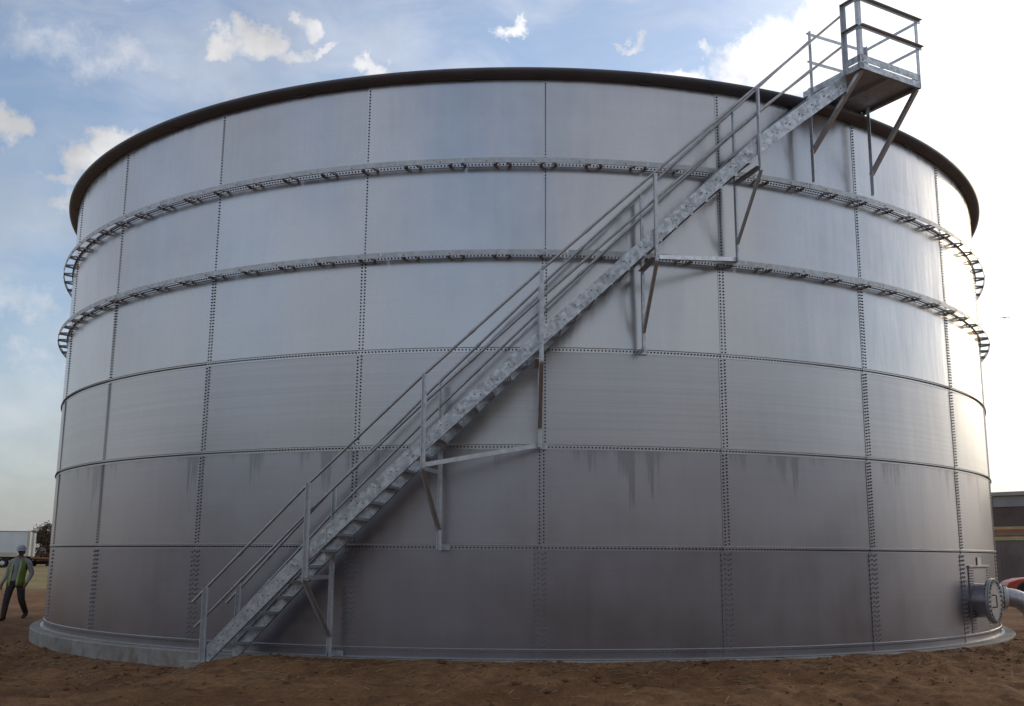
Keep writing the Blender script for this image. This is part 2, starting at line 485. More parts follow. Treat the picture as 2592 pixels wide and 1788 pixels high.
# loose clods on the dirt
mb = MB()
PHI = (1+5**.5)/2
ICO = [Vector(q).normalized() for q in ((-1, PHI, 0), (1, PHI, 0), (-1, -PHI, 0), (1, -PHI, 0), (0, -1, PHI), (0, 1, PHI), (0, -1, -PHI), (0, 1, -PHI), (PHI, 0, -1), (PHI, 0, 1), (-PHI, 0, -1), (-PHI, 0, 1))]
ICF = [(0, 11, 5), (0, 5, 1), (0, 1, 7), (0, 7, 10), (0, 10, 11), (1, 5, 9), (5, 11, 4), (11, 10, 2), (10, 7, 6), (7, 1, 8), (3, 9, 4), (3, 4, 2), (3, 2, 6), (3, 6, 8), (3, 8, 9), (4, 9, 5), (2, 4, 11), (6, 2, 10), (8, 6, 7), (9, 8, 1)]
for i in range(2600):
    th = random.uniform(-62, 64)
    r = R+0.30+abs(random.gauss(0, 1.5))
    p = P(r, th, 0)
    s = min(random.expovariate(1/.011)+.005, .05)
    zz = float(ground_z(np.array([p.x]), np.array([p.y]))[0])
    c = Vector((p.x, p.y, zz+s*0.1))
    sx, sy, sz = random.uniform(.8, 1.5), random.uniform(.8, 1.4), random.uniform(.5, .8)
    mb.add([c+Vector((q.x*sx, q.y*sy, q.z*sz))*s*random.uniform(.75, 1.2) for q in ICO], ICF)
clods = mb.build('dirt_clods', M['ground'], smooth=180)
tag(clods, 'loose brown dirt clods scattered round the tank footing', 'clods', kind='stuff')

mb = MB()
for i in range(1500):
    th = random.uniform(-60, 62); r = R+0.4+abs(random.gauss(0, 1.7)); p = P(r, th, 0)
    zz = float(ground_z(np.array([p.x]), np.array([p.y]))[0])
    a = random.gauss(0, .7); ln = random.uniform(.03, .11)
    dv = Vector((math.cos(a)*ln, math.sin(a)*ln, random.uniform(-.015, .03)))
    mb.bar(Vector((p.x, p.y, zz+.006))-dv, Vector((p.x, p.y, zz+.012))+dv, UP, .004, .006)
straw = mb.build('straw_bits', plain('dry straw', (.34, .25, .14), .9, 0, .3, 3))
tag(straw, 'short dry straw bits lying on the brown dirt', 'straw', kind='stuff')

# ------------------------------------------------------------------ concrete footing
mb = MB()
mb.lathe([(R-0.6, -0.104), (R+0.235, -0.104), (R+0.25, -0.118), (R+0.25, -0.75)], 192)
ft = mb.build('tank_footing', M['concrete'], smooth=40)
tag(ft, 'low round concrete ring footing under the steel tank', 'footing')
mb = MB()
def arcblock(mb, r0, r1, a0, a1, z0, z1, n=6):
    for i in range(n):
        b0 = a0+(a1-a0)*i/n; b1 = a0+(a1-a0)*(i+1)/n
        mb.hexa([P(r0, b0, z0), P(r1, b0, z0), P(r1, b1, z0), P(r0, b1, z0), P(r0, b0, z1), P(r1, b0, z1), P(r1, b1, z1), P(r0, b1, z1)])
arcblock(mb, R+0.253, R+1.04, -23.7, -20.0, -0.75, -0.150, 1)
pad = mb.build('stair_pad', M['concrete'])
tag(pad, 'concrete pad carrying the foot of the galvanised stairs', 'pad')

# ------------------------------------------------------------------ the tank
tank = empty('storage_tank', (0, 0, ZBOT))
tag(tank, 'huge round bolted stainless steel storage tank standing on a concrete ring', 'tank')
TZ = -ZBOT   # children are placed in tank space
def tk(o):
    o.parent = tank; o.location = (o.location[0], o.location[1], o.location[2]+TZ); return o

step = 360.0/NP
lapw = [0.085, 0.065, 0.065, 0.055, 0.035, 0.035]   # half width of the vertical lap, m
shift = [-0.34, -0.22, -0.12, -0.02, 0.06, 0.06]    # small drift of the seams from course to course, degrees
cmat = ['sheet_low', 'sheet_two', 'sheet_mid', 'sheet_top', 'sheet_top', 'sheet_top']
NU = 14
for c in range(6):
    z0 = ZBOT if c == 0 else c*H1-0.035
    z1 = (c+1)*H1+0.03 if c < 5 else ZTOP
    lp = math.degrees(lapw[c]/R)
    a0, a1 = -lp, step+lp
    mb = MB()
    def pr(u, v, o=0.0):
        t = a0+(a1-a0)*u
        rr = R+0.007*(1-u)+0.007*(1-v)+o
        return P(rr, t, z0+(z1-z0)*v)
    vs = [pr(i/NU, 0) for i in range(NU+1)]+[pr(i/NU, 1) for i in range(NU+1)]
    mb.add(vs, [(i, i+1, i+NU+2, i+NU+1) for i in range(NU)])
    vs = [pr(i/NU, 0, -.005) for i in range(NU+1)]+[pr(i/NU, 1, -.005) for i in range(NU+1)]
    mb.add(vs, [(i+1, i, i+NU+1, i+NU+2) for i in range(NU)])
    for v in (0, 1):
        vs = [pr(i/NU, v, -.005) for i in range(NU+1)]+[pr(i/NU, v) for i in range(NU+1)]
        mb.add(vs, [((i, i+1, i+NU+2, i+NU+1) if v == 0 else (i+1, i, i+NU+1, i+NU+2)) for i in range(NU)])
    for u in (0, 1):
        q = [pr(u, 0, -.005), pr(u, 0), pr(u, 1), pr(u, 1, -.005)]
        mb.add(q, [(0, 1, 2, 3) if u == 0 else (3, 2, 1, 0)])
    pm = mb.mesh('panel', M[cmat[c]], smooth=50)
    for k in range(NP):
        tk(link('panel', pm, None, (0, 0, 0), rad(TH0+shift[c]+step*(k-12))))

# bolts of the seams and joints
def bolt(mb, pos, deg, r=0.012, h=0.014):
    e1, e2, e3 = TD(deg), UP, RD(deg)
    n = 6; o = len(mb.v)
    for rr, hh in ((r, -.004), (r, h*0.6), (r*0.62, h)):
        for k in range(n):
            a = math.pi*2*k/n
            mb.v.append(tuple(pos+e1*math.cos(a)*rr+e2*math.sin(a)*rr+e3*hh))
    for j in range(2):
        for k in range(n):
            a = o+j*n+k; b = o+j*n+(k+1) % n
            mb.f.append((a, b, b+n, a+n)); mb.mi.append(0)
    mb.f.append(tuple(o+2*n+k for k in range(n))); mb.mi.append(0)
m_dark, m_grey = MB(), MB()
for k in range(-6, 7):
    th = TH0+step*k
    if abs(th) > 84: continue
    for c in range(6):
        cols = [(-.075, 0), (-.02, .5), (.035, 0), (.075, .5)] if c == 0 else ([(-.029, 0), (.029, .5)] if c < 4 else [(0.0, 0)])
        if c == 3: cols = [(-.027, 0), (.027, .0)]
        n = 27 if c else 19
        for (dx, st) in cols:
            for i in range(n):
                z = c*H1+0.05+(i+.25+st*.5)*(H1-.08)/n
                if z > ZTOP-.06: continue
                t = th+shift[c]+math.degrees(dx/R)
                (m_grey if c == 0 else m_dark) and bolt(m_grey if c == 0 else m_dark, P(R+.008+.004, t, z), t)
for j in range(0, 6):
    n = int(rad(168)*R/0.0515)
    for i in range(n):
        t = -84+168*i/n
        tgt = m_grey if j == 0 else m_dark
        bolt(tgt, P(R+(.018 if j else .012), t, j*H1-(0.0 if j else .0)), t, 0.0115)
tag(tk(m_dark.build('seam_bolts', M['bolt'], smooth=35)), kind='stuff')
tag(tk(m_grey.build('base_bolts', M['bolt_grey'], smooth=35)), kind='stuff')

# horizontal joint lips, base flange
for j in range(0, 4):
    mb = MB(); z = j*H1
    pro = 0.024 if j else 0.022
    mb.lathe([(R-.002, z+.030), (R+pro-.003, z+.029), (R+pro, z+.032), (R+pro, z+.036), (R+pro-.003, z+.039), (R-.002, z+.042)], 288)
    tk(mb.build('joint_lip', M['galv_plain'], smooth=40))
mb = MB()
mb.lathe([(R+.006, ZBOT+.012), (R+.07, ZBOT+.010), (R+.07, ZBOT+.001)], 192)
tk(mb.build('base_flange', M['girder'], smooth=30))

# wind girders: wall strip > band pieces and brackets
bmesh_band = MB()
bmesh_band.lathe([(R+.183, -.04), (R+.193, -.04), (R+.193, .038), (R+.183, .038), (R+.183, -.04)], 10, 0.06, step-0.06)
for i in range(4):
    bolt(bmesh_band, P(R+.194, 3.75*i+1.9, -.008), 3.75*i+1.9, .011, .012)
band_me = bmesh_band.mesh('girder_band', [M['girder']], smooth=35)
mb = MB()
def apart(pts, z0, z1):
    n = len(pts)
    mb.add([Vector((x, y, z0)) for x, y in pts]+[Vector((x, y, z1)) for x, y in pts],
           [tuple(range(n-1, -1, -1)), tuple(range(n, 2*n))]+[(i, (i+1) % n, (i+1) % n+n, i+n) for i in range(n)])
# local frame: x tangential, y = -radial (outwards is -y), origin on the wall
for s in (-1, 1):
    q = [(s*.136, -.026), (s*.092, -.026), (s*.030, -.160), (s*.062, -.183)]
    apart(q if s > 0 else q[::-1], -.016, .012)
apart([(-.06, -.158), (-.06, -.183), (.06, -.183), (.06, -.158)][::-1], -.014, .010)
for v_i in range(len(mb.v)):
    x, y, z = mb.v[v_i]
    mb.v[v_i] = (x, y, z)
br_me = mb.mesh('girder_bracket', M['bracket'])
for j in (4, 5):
    mb = MB()
    mb.lathe([(R+.004, -.032), (R+.016, -.032), (R+.016, .030), (R+.030, .033), (R+.030, .041), (R+.004, .043)], 288)
    g = tk(mb.build('wind_girder', M['sheet_top'], smooth=30, loc=(0, 0, j*H1)))
    for k in range(NP):
        o = link('girder_band', band_me, g, (0, 0, 0), rad(step*k+(3.6 if j == 4 else 10.2)))
    for k in range(NP*4):
        t = TH0+step*k/4+0.3
        o = link('girder_bracket', br_me, g, P(R, t, 0), rad(t))

# rolled rim
mb = MB()
prof = [(R+.010, 8.358), (R+.030, 8.360)]
for i in range(9):
    a = rad(90*i/8)
    prof.append((R+.040+.160*math.sin(a), 8.364+.070*(1-math.cos(a))))
prof += [(R+.200, 8.448), (R+.195, 8.456), (R+.02, 8.456), (R-.02, 8.45), (R-.02, 8.3)]
mb.lathe(prof, 288)
rim = tk(mb.build('rim', M['rim'], smooth=40))
mb = MB()
for i in range(420):
    t = -84+168*i/420
    mb.box(P(R+.170, t, 8.459), TD(t)*.010, RD(t)*.010, UP*.005)
tag(tk(mb.build('rim_bolts', M['bolt_grey'])), kind='stuff')
mb = MB()
mb.box((0, -R-.03, 8.352), (.09, 0, 0), (0, .020, 0), (0, 0, .005))
cm = mb.mesh('rim_clip', M['rim'])
for k in range(NP): tk(link('rim_clip', cm, None, (0, 0, 0), rad(TH0+step*(k+.5)+1)))

# manway
TM = 49.6
mz = 0.585
def disc_frame(deg):
    return TD(deg), UP, RD(deg)
def tubez(mb, c, e1, e2, e3, prof, n=36, mi=0):
    """profile of (radius, distance along e3)"""
    o = len(mb.v); m = len(prof)
    for i in range(n):
        a = 2*math.pi*i/n
        for r, h in prof: mb.v.append(tuple(c+e1*math.cos(a)*r+e2*math.sin(a)*r+e3*h))
    for i in range(n):
        j = (i+1) % n
        for k in range(m-1):
            mb.f.append((o+i*m+k, o+j*m+k, o+j*m+k+1, o+i*m+k+1)); mb.mi.append(mi)
    if prof[-1][0] < 1e-6: pass
c0 = P(R, TM, mz); E1, E2, E3 = disc_frame(TM)
mb = MB(); tubez(mb, c0, E1, E2, E3, [(.285, -.02), (.285, .28), (.27, .28)])
tubez(mb, c0, E1, E2, E3, [(.285, .012), (.306, .012), (.306, .0)])
man = tk(mb.build('manway', M['sheet_low'], smooth=40))
man['label'] = 'round manway with a bolted cover'
mb = MB(); tubez(mb, c0, E1, E2, E3, [(.27, .265), (.374, .265), (.380, .270), (.380, .290), (.374, .294), (.27, .294)], 48)
o = mb.build('flange', M['bracket'], man, smooth=35)
mb = MB(); tubez(mb, c0, E1, E2, E3, [(.33, .296), (.373, .298), (.378, .303), (.378, .318), (.373, .323), (.0001, .323)], 48)
o = mb.build('cover', M['cover'], man, smooth=35)
mb = MB()
mb.box((0, 0, .012), (.021, 0, 0), (0, .019, 0), (0, 0, .014)); mb.box((0, 0, -.045), (.012, 0, 0), (0, .012, 0), (0, 0, .045)); mb.box((0, 0, -.075), (.019, 0, 0), (0, .017, 0), (0, 0, .016))
cb_me = mb.mesh('cover_bolt', M['bolt_grey'])
for i in range(28):
    a = 2*math.pi*i/28
    ra = E1*math.cos(a)+E2*math.sin(a); ta = -E1*math.sin(a)+E2*math.cos(a)
    c = c0+ra*.345+E3*.323
    o = link('cover_bolt', cb_me, man)
    o.matrix_local = Matrix(((ra.x, ta.x, E3.x, c.x), (ra.y, ta.y, E3.y, c.y), (ra.z, ta.z, E3.z, c.z), (0, 0, 0, 1)))
mb = MB()
hx = -.17
mb.tube([c0+E1*hx+E2*.10+E3*.32, c0+E1*hx+E2*.10+E3*.38, c0+E1*(hx+.0)+E2*.09+E3*.39, c0+E1*hx-E2*.09+E3*.39, c0+E1*hx-E2*.10+E3*.38, c0+E1*hx-E2*.10+E3*.32], .010, 8)
mb.build('handle', M['bolt'], man, smooth=60)
# reinforcing plate behind the manway
def cyl_plate(name, r, a0, a1, z0, z1, t, m, n=10, parent=None):
    mb = MB()
    for i in range(n):
        b0 = a0+(a1-a0)*i/n; b1 = a0+(a1-a0)*(i+1)/n
        mb.hexa([P(r, b0, z0), P(r+t, b0, z0), P(r+t, b1, z0), P(r, b1, z0), P(r, b0, z1), P(r+t, b0, z1), P(r+t, b1, z1), P(r, b1, z1)])
    return tk(mb.build(name, m)) if parent is None else mb.build(name, m, parent)
cyl_plate('reinforcing_plate', R+.012, 47.9, 54.7, .05, 1.155, .010, M['sheet_low'])
cyl_plate('plate_lip', R+.012, 47.8, 54.9, 1.157, 1.175, .035, M['girder'])
mb = MB()
for i in range(24):
    z = .12+i*.044
    for (a, n) in ((48.1, 4), (53.9, 3)):
        for q in range(n):
            t = a+q*.27
            if abs(z-mz) < .36 and a > 50 and q == 0: continue
            bolt(mb, P(R+.022, t, z), t, .0105, .014)
for i in range(26):
    t = 48.0+i*.262
    bolt(mb, P(R+.022, t, 1.135), t, .0105, .014)
tag(tk(mb.build('plate_bolts', M['bolt_grey'])), kind='stuff')
cyl_plate('nameplate_tab', R+.018, 50.75, 51.95, 1.17, 1.315, .006, M['tag'], 2)

# outlet pipe
TN = 72.7
nz_ = .51
c1 = P(R, TN, nz_); F1, F2, F3 = disc_frame(TN)
mb = MB(); tubez(mb, c1, F1, F2, F3, [(.19, -.02), (.19, .09), (.275, .09), (.28, .095), (.28, .118), (.275, .122), (.19, .122)], 36)
nzo = mb.build('outlet_pipe', M['galv_pipe'], smooth=35)
tag(nzo, 'grey flanged outlet pipe elbow turning down beside the manway', 'pipe')
mb = MB()
mb.box((0, 0, 0), (.015, 0, 0), (0, .015, 0), (0, 0, .065))
fb_me = mb.mesh('flange_bolt', M['bolt'])
for i in range(14):
    a = 2*math.pi*i/14
    cc = c1+F1*math.cos(a)*.24+F2*math.sin(a)*.24+F3*.115
    o = link('flange_bolt', fb_me, nzo)
    o.matrix_local = Matrix(((F1.x, F2.x, F3.x, cc.x), (F1.y, F2.y, F3.y, cc.y), (F1.z, F2.z, F3.z, cc.z), (0, 0, 0, 1)))
mb = MB(); tubez(mb, c1, F1, F2, F3, [(.18, .122), (.265, .123), (.27, .127), (.27, .15), (.265, .155), (.19, .155)], 36)
mb.build('valve_flange', M['bracket'], nzo, smooth=35)
mb = MB(); tubez(mb, c1, F1, F2, F3, [(.17, .17), (.215, .172), (.225, .18), (.225, .245), (.215, .255), (.17, .257)], 36)
mb.box(c1+F3*.215+F2*.235, F1*.05, F2*.03, F3*.035); mb.box(c1+F3*.215-F2*.235, F1*.05, F2*.03, F3*.035)
mb.build('coupling_clamp', M['tag'], nzo, smooth=35)
pts = [c1+F3*.15, c1+F3*.27]
cb = c1+F3*.27; RB = .46
for i in range(1, 13):
    a = rad(90*i/12)
    pts.append(cb+F3*RB*math.sin(a)-UP*RB*(1-math.cos(a)))
pts.append(pts[-1]-UP*.9)
mb = MB(); mb.tube(pts, .185, 28)
mb.build('elbow', M['galv_pipe'], nzo, smooth=40)

# ------------------------------------------------------------------ the stairs
stair = empty('access_stairway', P(R+.6, -22.5, -.15))
tag(stair, 'galvanised steel stairway with handrails climbing the tank to a railed platform', 'stairway')
SO = stair.location.copy()
def st(mb, name, m, parent=None, smooth=None):
    """build in world space as a part of the stairs"""
    o = mb.build(name, m, None, smooth)
    o.parent = stair if parent is None else parent
    o.location = -SO if parent is None else (0, 0, 0)
    return o
GV, GP = M['galv'], M['galv_plain']
def zt(th): return .061+(th+21.62)/1.19*.2132
NODE = [-22.6, -14.8, -6.75, 1.2, 9.3, 17.5, 26.6]
RO = [R+.94]*6+[R+.83]
RI = [R+.30]*6+[R+.13]
ZM = [zt(NODE[0])-.01, zt(NODE[1]), zt(NODE[2]), zt(NODE[3]), zt(NODE[4])+.02, zt(NODE[5])+.06, 8.50]
DV = [.25, .25, .25, .25, .26, .28]
def lerp_path(th, rl, zl):
    for i in range(len(NODE)-1):
        if th <= NODE[i+1] or i == len(NODE)-2:
            a = P(rl[i], NODE[i], zl[i]); b = P(rl[i+1], NODE[i+1], zl[i+1])
            f = (th-NODE[i])/(NODE[i+1]-NODE[i])
            return a.lerp(b, f)
def channel(mb, a, b, depth, inward, web=.009, fl=.055):
    """C channel standing on edge with vertical cut ends"""
    inn = Vector(inward); dd = b-a
    nrm = Vector((dd.y, -dd.x, 0)).normalized()
    if nrm.dot(inn) < 0: nrm = -nrm
    h = UP*depth/2
    def slab(o0, o1, q0, q1):
        p = []
        for zz in (q0, q1):
            p += [a+nrm*o0+UP*zz, b+nrm*o0+UP*zz, b+nrm*o1+UP*zz, a+nrm*o1+UP*zz]
        mb.hexa(p)
    slab(0, web, -depth/2, depth/2)
    slab(web, fl, depth/2-.012, depth/2-.001)
    slab(web, fl, -depth/2+.001, -depth/2+.012)
for side, rl in ((1, RO), (-1, RI)):
    for i in range(6):
        a = P(rl[i], NODE[i], ZM[i]); b = P(rl[i+1], NODE[i+1], ZM[i+1])
        # splice a little above each post, sections butt with a small gap
        dd = (b-a)
        a2 = a+dd*(.004 if i == 0 else .002); b2 = a+dd*.998
        mb = MB()
        mid = RD((NODE[i]+NODE[i+1])/2)*(-side)
        channel(mb, a2, b2, DV[i], mid)
        s = st(mb, 'stringer', GV)
        # bolt heads of the treads
        mb = MB(); n = 7
        for q in range(n):
            f = (q+.32)/n
            for du in (-.04, .04):
                c = a+dd*f+Vector((dd.x, dd.y, 0)).normalized()*du - Vector(mid)*.004
                t = NODE[i]+(NODE[i+1]-NODE[i])*f
                bolt(mb, c, t if side > 0 else t, .0095, .011)
        if side > 0:
            o = mb.build('stringer_bolts', M['bolt_grey'], s)
            o['kind'] = 'stuff'
    # splice plates on the near stringer
    if side > 0:
        for i in range(1, 6):
            th = NODE[i]+.75
            mb = MB()
            a = lerp_path(th-.55, rl, ZM); b = lerp_path(th+.75, rl, ZM); nrm = RD(th)
            p = []
            for zz in (-.085, .085):
                p += [a+nrm*.001+UP*zz, b+nrm*.001+UP*zz, b+nrm*.007+UP*zz, a+nrm*.007+UP*zz]
            mb.hexa(p)
            st(mb, 'splice_plate', GV)
# treads: bar grating between nosing and back bar
for n in range(41):
    th = -21.62+1.19*n
    if th > 26.3: break
    pa = lerp_path(th, RO, ZM); pb = lerp_path(th, RI, ZM)
    z = zt(th) if th < 17.5 else (pa.z+.02)
    pa = Vector((pa.x, pa.y, z)); pb = Vector((pb.x, pb.y, z))
    rdv = (pa-pb).normalized(); tdv = Vector((-rdv.y, rdv.x, 0))
    pa -= rdv*.012; pb += rdv*.012
    mb = MB()
    mb.bar(pa-tdv*.115, pb-tdv*.115, tdv, .028, .040)
    mb.bar(pa+tdv*.115, pb+tdv*.115, tdv, .008, .036)
    for q in range(7):
        off = -.075+.028*q
        mb.bar(pa+tdv*off, pb+tdv*off, tdv, .007, .030)
    L = (pb-pa)
    for q in range(7):
        c = pa+L*(q+.5)/7
        mb.box(c+UP*.010, rdv*.005, tdv*.112, UP*.004)
    for e in (pa, pb):
        mb.box(e, rdv*.004, tdv*.118, UP*.030)
    st(mb, 'tread', GP)
# near posts, wall legs, brackets
legs_b = [-.09, 1.365, 2.77, 4.165, 5.60]
thl = [-14.55, -6.25, 1.25, 9.35, 17.5]
RL = R+.235
ptop = .95
for i in range(6):
    th = NODE[i]
    top = zt(th)+ptop
    bot = -.148 if i == 0 else zt(th)-.30
    mb = MB()
    mb.angle(P(RO[i]+.012, th, bot), P(RO[i]+.012, th, top), TD(th), RD(th), .060, .007)
    for hz_ in (ptop-.02, ptop-.40, .06, -.06):
        if i: bolt(mb, P(RO[i]+.019, th, zt(th)+hz_)+TD(th)*.032, th, .0085, .009)
    st(mb, 'handrail_post', GP)
    if i == 0:
        mb = MB()
        mb.box(P(RO[0]+.03, th+.1, -.145), TD(th)*.11, RD(th)*.07, UP*.005)
        st(mb, 'base_plate', GP)
        mb = MB()
        mb.angle(P(R+.27, th+.1, .02), P(R+.27, th+.1, .88), TD(th), RD(th), .055, .006)
        st(mb, 'handrail_post', GP)
        continue
    k = i-1; tl = thl[k]; zb = legs_b[k]
    br = MB()
    br.angle(P(RL+.055, tl, bot+.028), P(RO[i]+.06, th, bot+.028), UP*-1, TD(th)*-1, .055, .006)
    brk = st(br, 'support_bracket', GP)
    mb = MB()
    ltop = zt(tl)+ptop-.06
    mb.angle(P(RL, tl, zb), P(RL, tl, ltop), TD(tl), RD(tl), .058, .007)
    mb.build('wall_leg', GP, brk)
    mb = MB()
    mb.angle(P(RO[i]+.035, th, bot-.02), P(RL+.01, tl, zb+.27), TD(th), RD(th), .055, .007)
    mb.build('brace', GP, brk)
    mb = MB()
    mb.box(P(RL-.10, tl+.15, zb+.03), TD(tl)*.004, RD(tl)*.125, UP*.035)
    mb.box(P(R+.03, tl+.45, zb+.03), TD(tl)*.06, RD(tl)*.006, UP*.035)
    mb.build('wall_tab', GP, brk)
# horizontal stays
for (i, k) in ((2, 2), (4, 4)):
    mb = MB()
    a = P(RO[i]+.03, NODE[i]+.35, zt(NODE[i])-.29); b = P(RL+.02, thl[k]+.1, legs_b[k]+.0)
    mb.angle(a, b, UP, RD(th)*-1, .060, .006)
    st(mb, 'stay', GP)
# hand rails
def rail(rl, off, zo, th0, th1, name='handrail'):
    pts = []
    ths = [th0]+[q for q in NODE[1:6]]+[th1]
    for q in ths:
        p = lerp_path(q, rl, ZM)
        r_ = math.hypot(p.x, p.y)
        pts.append(P(r_+off, q, zt(q)+zo))
    return pts
for (rl, off, zo, t0, endz, sub) in ((RO, -.02, .945, -23.7, 9.61, 0), (RO, -.02, .555, -23.4, 9.10, 0), (RI, -.05, .885, -23.6, 9.53, 1), (RI, -.05, .525, -23.5, 9.03, 1)):
    pts = rail(rl, off, zo, t0, 26.5)
    pts[-1].z = endz
    for i in range(6):
        mb = MB()
        mb.tube([pts[i], pts[i+1]], .0195, 10)
        o = st(mb, 'handrail', M['galv_pipe'], smooth=60)
        if i in (0, 1, 2, 3):
            mb = MB(); c = pts[i].lerp(pts[i+1], .42)
            dq = (pts[i+1]-pts[i]).normalized()
            mb.tube([c-dq*.05, c+dq*.05], .0245, 10)
            mb.build('sleeve', M['galv_pipe'], o, smooth=60)

# platform at the top
PU = RD(30.0); PT = TD(30.0)
def Q(u, t, z): return PU*u+PT*t+UP*z
U0, U1, T0_, T1_ = 10.22, 11.40, -.67, .69
ZF = 8.60
mb = MB(); mb.box(Q((U0+U1)/2, (T0_+T1_)/2, ZF+.075), PU*((U1-U0)/2-.012), PT*((T1_-T0_)/2-.012), UP*.012)
plat = st(mb, 'platform', GP)
def pp(mb, name, m=GP, smooth=None): return mb.build(name, m, plat, smooth)
for (a, b, sd) in (((U1, T0_), (U1, T1_), -PU), ((U0, T0_), (U0, T1_), PU), ((U0, T0_), (U1, T0_), PT), ((U0, T1_), (U1, T1_), -PT)):
    mb = MB()
    A = Q(*a, ZF+.05); B = Q(*b, ZF+.05)
    if abs(a[0]-b[0]) > .1:
        dd = (B-A).normalized(); A += dd*.012; B -= dd*.012
    channel(mb, A, B, .10, sd, .008, .045)
    pp(mb, 'edge_channel', GV)
for tt in (.02,):
    mb = MB(); mb.bar(Q(U0+.02, tt, ZF+.035), Q(U1-.02, tt, ZF+.035), PT, .05, .055); pp(mb, 'joist')
# toe boards
mb = MB(); mb.box(Q(U1-.004, (T0_+T1_)/2, ZF+.175), PU*.004, PT*((T1_-T0_)/2-.02), UP*.055); pp(mb, 'toe_board', GV)
mb = MB(); mb.box(Q((11.10+U1)/2, T0_+.004, ZF+.175), PU*((U1-11.10)/2-.01), PT*.004, UP*.055); pp(mb, 'toe_board', GV)
mb = MB(); mb.box(Q((U0+U1)/2, T1_-.004, ZF+.175), PU*((U1-U0)/2-.02), PT*.004, UP*.055); pp(mb, 'toe_board', GV)
ZR = 9.77; ZR2 = 9.31
corner = {'stair': (11.10, T0_, PU, -PT), 'p1': (U1, T0_, -PU, PT), 'p2': (U1, T1_, -PU, -PT), 'p3': (10.38, T1_-.03, PU, -PT), 'p4': (10.38, T0_, PU, PT)}
for nm, (u, t, s1, s2) in corner.items():
    mb = MB()
    mb.angle(Q(u, t, ZF+.01), Q(u, t, ZR if nm != 'p4' else ZR-.09), s1, s2, .064 if nm in ('stair', 'p1') else .055, .007)
    pp(mb, 'railing_post')
for zz in (ZR, ZR2):
    mb = MB(); mb.angle(Q(U1+.008, T0_+.01, zz), Q(U1+.008, T1_+.05, zz), -UP, PU, .058, .007); pp(mb, 'railing_bar')
    mb = MB(); mb.angle(Q(11.10, T0_-.004, zz-.004), Q(U1+.004, T0_-.004, zz-.004), -UP, -PT, .055, .007); pp(mb, 'railing_bar')
    mb = MB(); mb.angle(Q(10.38, T1_+.004, zz-.01), Q(U1, T1_+.004, zz-.01), -UP, PT, .052, .006); pp(mb, 'railing_bar')
    z2 = zz-.09 if zz == ZR else zz-.12
    mb = MB(); mb.angle(Q(10.37, T0_+.01, z2), Q(10.37, T1_-.03, z2+.06), -UP, -PU, .052, .006); pp(mb, 'railing_bar')
# platform braces
for (tl, corner_q, zb, zk) in ((25.35, (U1-.05, T0_+.05), 7.04, 7.52), (32.4, (U1-.05, T1_-.05), 7.06, 7.40)):
    rl_ = R+.235
    mb = MB()
    mb.angle(P(rl_, tl, zb), P(rl_, tl, ZF-.003), TD(tl), RD(tl), .060, .007)
    lg = st(mb, 'platform_leg', GP)
    mb = MB()
    mb.angle(Q(corner_q[0], corner_q[1], ZF-.004), P(rl_+.03, tl, zk), TD(tl), -PU, .062, .007)
    mb.build('brace', GP, lg)

# ------------------------------------------------------------------ right side: building, machine
def building():
    # long wall running away to the left behind the tank, coming nearer to the right
    A = Vector((24.0, 47.5, -.4)); B = Vector((46.0, 22.5, -.4))
    dirv = (B-A).normalized(); nrm = Vector((-dirv.y, dirv.x, 0))
    if nrm.dot(Vector((0, -24, 0))-A) < 0: nrm = -nrm
    L = (B-A).length
    b = empty('industrial_building', A)
    tag(b, 'long brown industrial building with yellow and red stripes beyond the tank', 'building')
    def slab(name, z0, z1, out, m, x0=0.0, x1=None, depth=.1):
        x1 = L if x1 is None else x1
        mb = MB()
        c = dirv*(x0+x1)/2+nrm*(out-depth/2)+UP*((z0+z1)/2+.4)
        mb.box(c, dirv*(x1-x0)/2, nrm*depth/2, UP*(z1-z0)/2)
        return mb.build(name, m, b)
    wall_u = plain('grey metal cladding', (0.30, 0.28, 0.27), .6, 0, .12, .8)
    wall_d = plain('brown cladding', (0.115, 0.078, 0.07), .7, 0, .22, .7)
    wall_l = plain('grey brown cladding', (0.155, 0.12, 0.11), .7, 0, .2, .7)
    yel = plain('yellow stripe', (0.44, 0.37, 0.17), .6, 0, .12, 2)
    red = plain('red stripe', (0.42, 0.10, 0.05), .6, 0, .12, 2)
    tan = plain('tan stripe', (0.26, 0.18, 0.12), .6, 0, .15, 2)
    mb = MB(); mb.box(dirv*L/2-nrm*6.2+UP*2.9, dirv*L/2, nrm*6.0, UP*2.9)
    mb.build('building_shell', wall_l, b)
    for i in range(int(L/3.3)):
        x0 = i*3.3
        slab('wall_panel', -.4, 2.45, 0.0, wall_l, x0+.005, x0+3.295)
    slab('wall_band', 3.32, 4.55, 0.0, wall_d)
    slab('stripe', 3.14, 3.315, .03, yel)
    slab('stripe', 2.97, 3.135, .025, red)
    slab('stripe', 2.74, 2.965, .02, tan)
    slab('stripe', 2.455, 2.70, .03, yel)
    for i in range(int(L/2.4)):
        slab('upper_panel', 4.56, 5.25, .05, wall_u, i*2.4+.02, i*2.4+2.38)
    slab('roof_fascia', 5.26, 5.5, .22, plain('roof edge', (0.36, 0.31, 0.28), .6, 0, .1, 1), depth=.5)
    # small framed vent on the upper band
    wx = 12.6
    for (x0, x1, z0, z1) in ((wx, wx+.75, 4.80, 4.85), (wx, wx+.05, 4.62, 4.80), (wx+.70, wx+.75, 4.62, 4.80)):
        slab('vent_frame', z0, z1, .10, plain('pale trim', (.55, .52, .5), .6), x0, x1, .06)
    return b
building()

